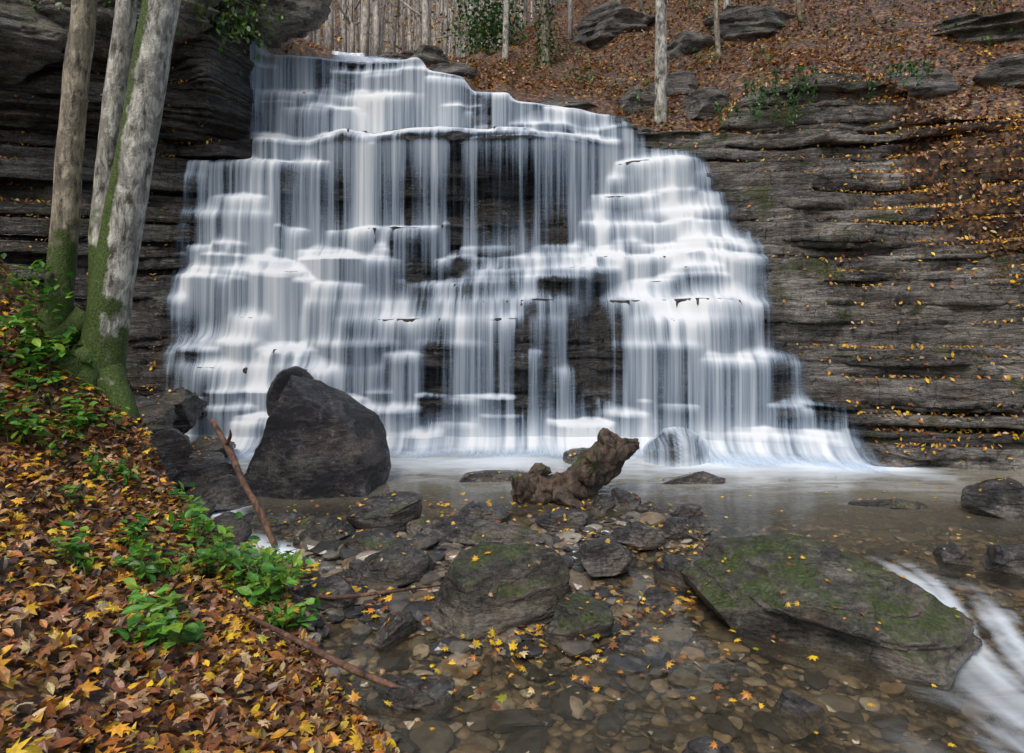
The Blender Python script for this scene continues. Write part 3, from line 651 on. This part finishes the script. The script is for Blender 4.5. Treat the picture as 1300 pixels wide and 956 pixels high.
for o in rk:
    far = o.location.y > 9.6
    w_, d_ = o.dimensions.x/2, o.dimensions.y/2
    n = int(22*w_*d_/.12)+3; n = min(n, 70)
    drop_leaves(acc, [o], rng.uniform(o.location.x-w_, o.location.x+w_, n), rng.uniform(o.location.y-d_, o.location.y+d_, n), 20. if far else 4., (.06, .1) if far else (.025, .06), W_hill if far else W_yel, 0, .6)
CX, CY, CZ = CL
e1 = np.stack([CX[:-1, 1:]-CX[:-1, :-1], CY[:-1, 1:]-CY[:-1, :-1], CZ[:-1, 1:]-CZ[:-1, :-1]], -1)
e2 = np.stack([CX[1:, :-1]-CX[:-1, :-1], CY[1:, :-1]-CY[:-1, :-1], CZ[1:, :-1]-CZ[:-1, :-1]], -1)
nrm = np.cross(e1, e2); ar = np.linalg.norm(nrm, axis=-1); nrmz = nrm[..., 2]/np.maximum(ar, 1e-9)
xx, zz = CX[:-1, :-1], CZ[:-1, :-1]
wgt = ar*(nrmz > .45)*((xx > xr(zz)+.15) | (xx < xl(zz)-.1))*(zz > .05)*(CY[:-1, :-1] < 13)
wgt = wgt*(1+2*sst(5, 6.5, xx))*(.25+sst(-.1, .4, fbm(xx*.8, zz*.8, 0, 3, 130)))
wf = wgt.ravel()/wgt.sum()
N = 14000
idx = rng.choice(len(wf), N, p=wf); ii, jj = np.unravel_index(idx, wgt.shape)
f1, f2 = rng.uniform(0, 1, (N, 1)), rng.uniform(0, 1, (N, 1))
P = np.stack([CX[ii, jj], CY[ii, jj], CZ[ii, jj]], 1)+e1[ii, jj]*f1+e2[ii, jj]*f2+np.array([0, -.03, .03])
leaves(acc, P, rng.uniform(.04, .085, N), pal(N, [20, 14, 14, 14, 9, 12, 3, 8, 1]), 1, .5, normal=np.array([0, -.3, .9]))
sel = (lit[:-1, :-1] > .4)
wgt = (ar*sel).ravel(); wgt /= wgt.sum(); N = 10000
idx = rng.choice(len(wgt), N, p=wgt); ii, jj = np.unravel_index(idx, sel.shape)
P = np.stack([CX[ii, jj], CY[ii, jj], CZ[ii, jj]], 1)+np.array([0, -.03, .02])
leaves(acc, P, rng.uniform(.05, .10, N), pal(N, W_hill), 1, .5, normal=np.array([0, -.6, .7]))
N = 34000
x = rng.uniform(-7, 15, N); t = rng.uniform(0, 1, N)**1.3*12
y = np.interp(x, xs, Ycr)+.1+t
ok = x < .8*y+1; x, y = x[ok], y[ok]
ucx = np.interp(y, UCY, UCX)
ok = (np.abs(x-ucx) > 1.0) & ~((x > -4.5) & (x < 2.) & (y < 13.8)); x, y = x[ok], y[ok]
ok = (fbm(x*.9, y*.9, 0, 3, 131) > rng.uniform(-.9, .1, len(x))); x, y = x[ok], y[ok]
P = np.stack([x, y, hill(x, y)+rng.uniform(.01, .06, len(x))], 1)
leaves(acc, P, rng.uniform(.06, .12, len(x)), pal(len(x), W_hill), 2, .5)
acc.mk('leaf_litter', M_leaf, smooth=False)

# ------------------------------------------------------------------ gravel
acc = Acc()
tm = [rockV(500+i, (1, .75, .34), sub=2, npl=7, dmin=.5, dmax=.85, rough=.05) for i in range(8)]
N = 8000
a_ = rng.uniform(0, 1, N)
x = np.where(a_ < .4, rng.normal(-.1, 1.5, N), rng.uniform(-2.5, 6, N)); y = np.where(a_ < .4, rng.normal(5.2, 1.1, N), rng.uniform(1.9, 8, N)**1.0)
ok = (x > edge_x(y)-.05) & (y > 1.8) & (y < 8.5); x, y = x[ok], y[ok]
sz = np.clip(rng.lognormal(-3.3, .6, len(x)), .013, .17)
gz = ground(x, y)
for i in range(len(x)):
    V, F = tm[i % 8]
    V = rotz(rotx(V*sz[i], rng.normal(0, .18)), rng.uniform(0, 6.28))+np.array([x[i], y[i], gz[i]+sz[i]*.16])
    b = rng.choice([0, 1, 2, 3], p=[.42, .30, .19, .09]); c = np.array([(.045, .043, .039), (.12, .105, .082), (.22, .165, .105), (.32, .28, .22)][b])*rng.uniform(.7, 1.2)
    acc.add(V, F, c)
acc.mk('gravel', M_peb, smooth=False)

# ------------------------------------------------------------------ trees
def make_tree(name, P, Rr, mat, mossf, seed, limbs=7, crown=260, roots=None):
    r = np.random.default_rng(seed)
    root = bpy.data.objects.new(name, None); COL.objects.link(root)
    V, F = tube(P, Rr, 30, 10, .09, seed, 2.)
    mk('trunk', V, cleantri(F), mat, attrs={'moss': mossf(V)}, parent=root)
    acc = Acc(); P = np.array(P, float)
    la = Acc(); tips = []
    for i in range(limbs):
        f = r.uniform(.62, .98); q = f*(len(P)-1); j = min(int(q), len(P)-2); s = P[j]+(P[j+1]-P[j])*(q-j)
        a = r.uniform(0, 6.28); L = r.uniform(.9, 2.0)
        d = np.array([math.cos(a), math.sin(a), r.uniform(.5, 1.1)])
        pts = [s, s+d*L*.4, s+d*L*.75+[0, 0, .1], s+d*L+[r.uniform(-.2, .2), r.uniform(-.2, .2), .3]]
        b0 = Rr[-1]*.5
        V, F = tube(pts, [b0, b0*.6, b0*.35, b0*.12], 8, 4, .05, seed+i); acc.add(V, cleantri(F)); tips += [pts[2], pts[3]]
    if limbs:
        V = np.concatenate(acc.V); mk('limbs', V, np.concatenate(acc.F), mat, attrs={'moss': np.full(len(V), .1)}, parent=root)
        tips = np.array(tips); c = tips[r.integers(0, len(tips), crown)]+r.normal(size=(crown, 3))*.4
        leaves(la, c, r.uniform(.06, .1, crown), pal(crown, [10, 6, 3, 1, 0, 1, 0, 1, 4], r), 1, 1.5, r=r)
        la.mk('foliage', M_leaf, smooth=False, parent=root)
    if roots:
        acc = Acc()
        for i, (pp, rr_) in enumerate(roots):
            V, F = tube(pp, rr_, 14, 8, .25, seed+50+i, 4.); acc.add(V, cleantri(F))
        V = np.concatenate(acc.V); mk('roots', V, np.concatenate(acc.F), mat, attrs={'moss': np.full(len(V), .72)}, parent=root)
    return root
def cxC(z): return np.interp(z, [1, 1.5, 2.5, 3.67, 5.04, 6.6, 8.4, 10], [-4.0, -3.97, -3.82, -3.62, -3.39, -3.1, -2.9, -2.8])
def mossC(V): return np.clip(1.0-(V[:, 2]-1.4)/1.7, 0, 1)*.7+.66*sst(-.06, .08, cxC(V[:, 2])-V[:, 0])*sst(6.5, 5, V[:, 2])
def mossB(V): return np.clip(1.0-(V[:, 2]-1.6)/1.6, 0, 1)*.75+.24
make_tree('beech_tree', [(-4.0, 6.6, 1.0), (-3.97, 6.6, 1.5), (-3.82, 6.6, 2.5), (-3.62, 6.6, 3.67), (-3.39, 6.6, 5.04), (-3.1, 6.7, 6.6), (-2.9, 6.8, 8.4), (-2.8, 6.9, 10)],
          [.32, .21, .178, .165, .158, .14, .10, .06], M_bark, mossC, 1,
          roots=[([(-4.0, 6.55, 1.6), (-4.25, 6.3, 1.45), (-4.6, 6.1, 1.5), (-5.0, 6.0, 1.6)], [.16, .13, .09, .04]), ([(-4.0, 6.5, 1.5), (-4.0, 6.2, 1.1), (-3.8, 5.9, .85)], [.15, .10, .04]),
                 ([(-3.9, 6.55, 1.5), (-3.65, 6.45, 1.05), (-3.5, 6.3, .6)], [.14, .1, .04]), ([(-4.2, 6.75, 2.0), (-4.4, 6.6, 1.75), (-4.8, 6.5, 1.75), (-5.3, 6.4, 2.0)], [.12, .12, .09, .04]),
                 ([(-3.95, 6.6, 1.8), (-4.15, 6.5, 1.5), (-4.3, 6.4, 1.1)], [.13, .15, .08])])
make_tree('beech_tree', [(-4.15, 6.8, 1.3), (-4.1, 6.8, 2.0), (-4.08, 6.8, 2.9), (-3.98, 6.8, 4.0), (-3.84, 6.8, 5.14), (-3.75, 6.9, 7), (-3.7, 7, 9.5)], [.16, .125, .108, .10, .095, .08, .05], M_bark, mossB, 2)
make_tree('beech_tree', [(-4.52, 6.7, 1.5), (-4.44, 6.7, 2.3), (-4.36, 6.7, 3.3), (-4.28, 6.7, 4.3), (-4.2, 6.7, 5.1), (-4.15, 6.6, 7), (-4.2, 6.6, 9.5)], [.18, .125, .118, .11, .11, .08, .05], M_bark2, mossB, 3)
def up_tree(x, y, h, r0, mat, seed, name='beech_tree', dx=0.):
    z = float(hill(x, y))-.2
    return make_tree(name, [(x, y, z), (x+dx*.1, y, z+.5), (x+dx*.4, y, z+h*.3), (x+dx*.6, y, z+h*.6), (x+dx, y, z+h)], [r0*1.4, r0, r0*.9, r0*.7, r0*.3], mat, lambda V: np.clip(.6-(V[:, 2]-z)*.5, .05, 1), seed)
up_tree(2.9, 13.3, 9, .12, M_bark, 11)
up_tree(4.7, 15.5, 9, .06, M_bark2, 12, dx=-.3)
up_tree(.85, 17.5, 10, .13, M_bark2, 13, 'ivy_clad_tree')
up_tree(-.2, 18.5, 10, .08, M_bark, 14, dx=.2)
up_tree(3.2, 21, 10, .16, M_bark2, 15)
up_tree(5.6, 18, 10, .09, M_bark, 16, dx=.6)
up_tree(7.2, 17, 8, .05, M_bark2, 17, dx=-.5)
acc = Acc(); N = 1500
zi = float(hill(.85, 17.5)); z = zi+rng.uniform(0, 6, N); a = rng.uniform(0, 6.28, N); r_ = .13+rng.uniform(0, .16, N)
P = np.stack([.85+r_*np.cos(a), 17.5+r_*np.sin(a), z], 1)
GP = np.array([(.03, .08, .015), (.05, .13, .02), (.02, .05, .012)])
leaves(acc, P, rng.uniform(.06, .12, N), GP[rng.integers(0, 3, N)], 1, 1.)
acc.mk('ivy', M_green, smooth=False)
acc = Acc()
for cx, cz, L, n in [(5.0, 6.3, 1.2, 300), (4.3, 6.1, .6, 140), (6.6, 6.3, .5, 160), (3.9, 5.7, .4, 120)]:
    for s in range(7):
        x0 = cx+rng.normal(0, .32); k = n//7; tt = rng.uniform(0, 1, k)*L*rng.uniform(.4, 1)
        yb = np.interp(x0, xs, Ycr)-.15
        P = np.stack([x0+.05*np.sin(tt*6)+rng.normal(0, .04, k), yb-.15-.1*rng.uniform(0, 1, k)-.1*tt, cz-tt], 1)
        leaves(acc, P, rng.uniform(.05, .09, k), GP[rng.integers(0, 3, k)]*1.3, 1, .8, normal=np.array([0, -.8, .5]))
acc.mk('ivy', M_green, smooth=False)
acc = Acc(); r = np.random.default_rng(77)
for i in range(60):
    x = r.uniform(.3, 12); y = r.uniform(13.2, 21)
    if x > .75*y: continue
    z = float(hill(x, y)); n = int(r.integers(14, 40)); s_ = r.uniform(.12, .32)
    P = np.array([x, y, z+s_*.8])+r.normal(size=(n, 3))*np.array([s_, s_, s_*.6]); leaves(acc, P, r.uniform(.06, .11, n), GP[r.integers(0, 3, n)]*r.uniform(1, 2.2), 1, .9, r=r)
acc.mk('undergrowth', M_green, smooth=False)

acc = Acc(); la = Acc(); r = np.random.default_rng(44)
for i in range(420):
    y = r.uniform(20, 70); x = r.uniform(-.45, .45)*y
    if y < 24 and x < -1: continue
    z = float(hill(x, y))-.3; h = r.uniform(11, 17); rd = r.uniform(.05, .2); dx = r.normal(0, .7)
    V, F = tube([(x, y, z), (x+dx*.3, y, z+h*.4), (x+dx, y, z+h)], [rd, rd*.8, rd*.3], 7, 3, .03, i); acc.add(V, cleantri(F))
    for k in range(5):
        b = z+h*r.uniform(.15, .9); a = r.uniform(0, 6.28); L = r.uniform(1, 2.6)
        V, F = tube([(x+dx*.4, y, b), (x+math.cos(a)*L*.5, y+math.sin(a)*L*.5, b+L*.4), (x+math.cos(a)*L, y+math.sin(a)*L, b+L)], [rd*.35, rd*.2, .01], 4, 2, 0, i); acc.add(V, cleantri(F))
    n = 90
    P = np.array([x+dx*.5, y, z+h*.45])+r.normal(size=(n, 3))*np.array([1.5, 1.5, h*.24])
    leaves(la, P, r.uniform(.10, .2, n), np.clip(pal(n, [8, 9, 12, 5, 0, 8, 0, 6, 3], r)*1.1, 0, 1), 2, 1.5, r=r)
df = bpy.data.objects.new('distant_forest', None); COL.objects.link(df)
V = np.concatenate(acc.V); mk('trunks', V, np.concatenate(acc.F), M_far, attrs={'moss': np.zeros(len(V))}, parent=df)
la.mk('foliage', M_leaf, smooth=False, parent=df)

# ------------------------------------------------------------------ driftwood and sticks
dw = bpy.data.objects.new('driftwood_log', None); COL.objects.link(dw)
acc = Acc()
for pp, rr_, sd in [([(.02, 7.35, .10), (.3, 7.35, .12), (.62, 7.42, .15), (.9, 7.55, .28), (1.1, 7.62, .46), (1.22, 7.65, .62)], [.12, .17, .16, .18, .19, .15], 1),
                    ([(.15, 7.3, .1), (.1, 7.2, .2), (.02, 7.15, .28)], [.12, .09, .03], 2), ([(.8, 7.4, .25), (.85, 7.3, .45), (.8, 7.25, .52)], [.12, .08, .04], 3),
                    ([(1.15, 7.6, .5), (1.02, 7.55, .64), (.98, 7.55, .72)], [.13, .09, .03], 4), ([(1.2, 7.6, .5), (1.33, 7.55, .56), (1.37, 7.5, .6)], [.12, .08, .03], 5),
                    ([(.5, 7.3, .1), (.55, 7.1, .08), (.75, 6.95, .03)], [.1, .06, .03], 6), ([(.2, 7.4, .18), (.3, 7.4, .3), (.42, 7.38, .33)], [.1, .08, .03], 7)]:
    V, F = tube(pp, rr_, 48, 14, .42, sd*3.3, 5.); acc.add(V, cleantri(F))
V = np.concatenate(acc.V)
V = V+.03*np.stack([fbm(V[:, 0]*7, V[:, 1]*7, V[:, 2]*7, 4, 400+i) for i in range(3)], 1)
V = V+.014*np.stack([fbm(V[:, 0]*24, V[:, 1]*24, V[:, 2]*24, 3, 410+i) for i in range(3)], 1)
mk('log', V, np.concatenate(acc.F), M_wood, attrs={'moss': .48*sst(.15, .4, V[:, 2])*sst(1.2, .9, V[:, 0])}, parent=dw)
def stick(P, R0, mat, name='fallen_branch', moss=.05, seed=0):
    V, F = tube(P, R0, 10, 8, .15, seed, 8.)
    return mk(name, V, cleantri(F), mat, attrs={'moss': np.full(len(V), moss)})
M_stick = bark_mat('stick_bark', (.19, .10, .06), (.04, .02, .014))
stick([(-2.9, 6.6, .98), (-2.62, 6.35, .72), (-2.4, 6.1, .5), (-2.2, 5.95, .3), (-2.03, 5.85, .02)], [.024, .030, .027, .03, .028], M_stick, seed=3)
stick([(-2.68, 6.4, .78), (-2.6, 6.3, .88), (-2.58, 6.25, .95)], [.02, .014, .006], M_stick, seed=4)
stick([(-1.5, 3.9, .28), (-1.1, 3.75, .17), (-.8, 3.62, .1), (-.5, 3.5, .06)], [.012, .018, .019, .014], M_stick, seed=5)
stick([(-1.6, 4.7, .12), (-1.2, 4.55, .12), (-.8, 4.6, .14), (-.5, 4.8, .1)], [.01, .014, .012, .006], M_stick, seed=6)
for i in range(26):
    y = rng.uniform(2.5, 7); x = float(edge_x(y))-rng.uniform(.1, 3); a = rng.uniform(0, 6.28); L = rng.uniform(.15, .5)
    pts = [(x+math.cos(a)*L*t, y+math.sin(a)*L*t, float(ground(x+math.cos(a)*L*t, y+math.sin(a)*L*t))+.05+.03*math.sin(t*5+i)) for t in (0, .5, 1)]
    stick(pts, [.008, .007, .004], M_wood, 'twig', seed=i)

# ------------------------------------------------------------------ green plants
GR = np.array([(.08, .25, .03), (.13, .35, .04), (.19, .42, .05), (.05, .17, .025), (.24, .40, .035)])
def plant(name, x, y, n, h, spread, sz, seed, dark=1., zoff=0):
    r = np.random.default_rng(seed); acc = Acc()
    for s in range(n):
        a = r.uniform(0, 6.28); R_ = r.uniform(0, spread); bx, by = x+R_*math.cos(a), y+R_*math.sin(a)
        bz = float(ground(bx, by))+zoff; L = h*r.uniform(.5, 1.2); a2 = r.uniform(0, 6.28)
        dx, dy = math.cos(a2)*L*.5, math.sin(a2)*L*.5
        pts = [(bx, by, bz), (bx+dx*.3, by+dy*.3, bz+L*.55), (bx+dx, by+dy, bz+L*.8)]
        V, F = tube(pts, [.004, .003, .002], 5, 4, 0, 0); acc.add(V, cleantri(F), np.array((.12, .14, .04)))
        k = 6; tt = np.repeat(np.linspace(.35, 1, k//2+1), 2)
        P = np.array([np.array(pts[0])*(1-t)**2+2*np.array(pts[1])*t*(1-t)+np.array(pts[2])*t*t for t in tt]); P += r.normal(size=P.shape)*sz*.45
        leaves(acc, P, r.uniform(sz*.7, sz*1.3, len(P)), GR[r.integers(0, 5, len(P))]*dark*r.uniform(.7, 1.15, (len(P), 1)), 1, .35, r=r, curl=.15)
    acc.mk(name, M_green, smooth=False)
for i, (x, y, n, h, sp, sz) in enumerate([(-1.6, 4.5, 18, .28, .25, .09), (-2.0, 4.65, 16, .28, .25, .085), (-1.72, 3.3, 10, .2, .14, .095), (-2.2, 4.15, 12, .22, .22, .085), (-3.15, 4.8, 3, .15, .15, .07),
        (-2.75, 5.85, 12, .25, .22, .085), (-3.2, 5.5, 7, .25, .15, .08), (-4.2, 6.0, 30, .34, .4, .11), (-3.9, 5.5, 16, .3, .3, .10), (-1.35, 4.15, 7, .18, .14, .08), (-2.5, 3.9, 7, .2, .2, .085), (-2.4, 5.3, 12, .3, .22, .085), (-1.75, 5.0, 12, .28, .22, .085), (-3.7, 5.9, 10, .25, .25, .08), (-2.6, 4.6, 6, .22, .2, .08), (-1.95, 3.7, 6, .18, .15, .085)]):
    plant('bramble_plant', x, y, n, h, sp, sz, 600+i)
plant('fern', -4.35, 6.3, 10, .4, .2, .1, 700, zoff=.35)
for i, (x, y) in enumerate([(-6.2, 7.6), (-5.6, 7.2), (-6.5, 8.6), (-5.4, 6.6)]):
    plant('fern', x, y, 9, .35, .4, .09, 710+i, .6)
acc = Acc(); r = np.random.default_rng(9)
for i in range(90):
    x = r.uniform(-8, -4.1); y = r.uniform(10.4, 11.3) if x < -5 else r.uniform(11.2, 11.9); z = r.uniform(6.6, 7.9)
    P = np.array([x, y-.25, z])+r.normal(size=(24, 3))*np.array([.18, .1, .16]); leaves(acc, P, r.uniform(.06, .14, 24), GR[r.integers(0, 5, 24)]*.4, 1, .8, r=r, normal=np.array([0, -.6, .5]))
acc.mk('fern_clump', M_green, smooth=False)
acc = Acc(); P = np.array([-.7, 22, float(hill(-.7, 22))+1.0])+r.normal(size=(1600, 3))*np.array([.6, .5, .8]); leaves(acc, P, r.uniform(.1, .2, 1600), GP[r.integers(0, 3, 1600)]*1.3, 2, 1.2, r=r); acc.mk('evergreen_shrub', M_green, smooth=False)

# ------------------------------------------------------------------ light, sky, camera
w = bpy.data.worlds.new('World'); scene.world = w; w.use_nodes = True
nt = w.node_tree; nt.nodes.clear()
sky = nt.nodes.new('ShaderNodeTexSky'); sky.sky_type = 'NISHITA'; sky.sun_disc = False
EL, AZ = math.radians(56), math.radians(205)
sky.sun_elevation = EL; sky.sun_rotation = AZ; sky.air_density = 1.2; sky.dust_density = 4.; sky.ozone_density = 1.
bg = nt.nodes.new('ShaderNodeBackground'); bg.inputs[1].default_value = .15
out = nt.nodes.new('ShaderNodeOutputWorld')
nt.links.new(sky.outputs[0], bg.inputs[0]); nt.links.new(bg.outputs[0], out.inputs[0])
sd = bpy.data.lights.new('sun', 'SUN'); sd.energy = 1.5; sd.angle = math.radians(22); sd.color = (1, .98, .95)
so = bpy.data.objects.new('sun', sd); COL.objects.link(so)
dirv = Vector((math.sin(AZ)*math.cos(EL), math.cos(AZ)*math.cos(EL), math.sin(EL)))
so.rotation_euler = dirv.to_track_quat('Z', 'Y').to_euler(); so.location = dirv*30

cam = bpy.data.cameras.new('camera'); co = bpy.data.objects.new('camera', cam); COL.objects.link(co)
cam.lens = 24; cam.sensor_width = 36; cam.shift_y = -.06; cam.clip_end = 400; cam.clip_start = .05
co.location = (0, 0, 2.0); co.rotation_euler = (math.radians(90), 0, 0)
scene.camera = co
scene.view_settings.view_transform = 'Standard'; scene.view_settings.look = 'None'; scene.view_settings.exposure = 0
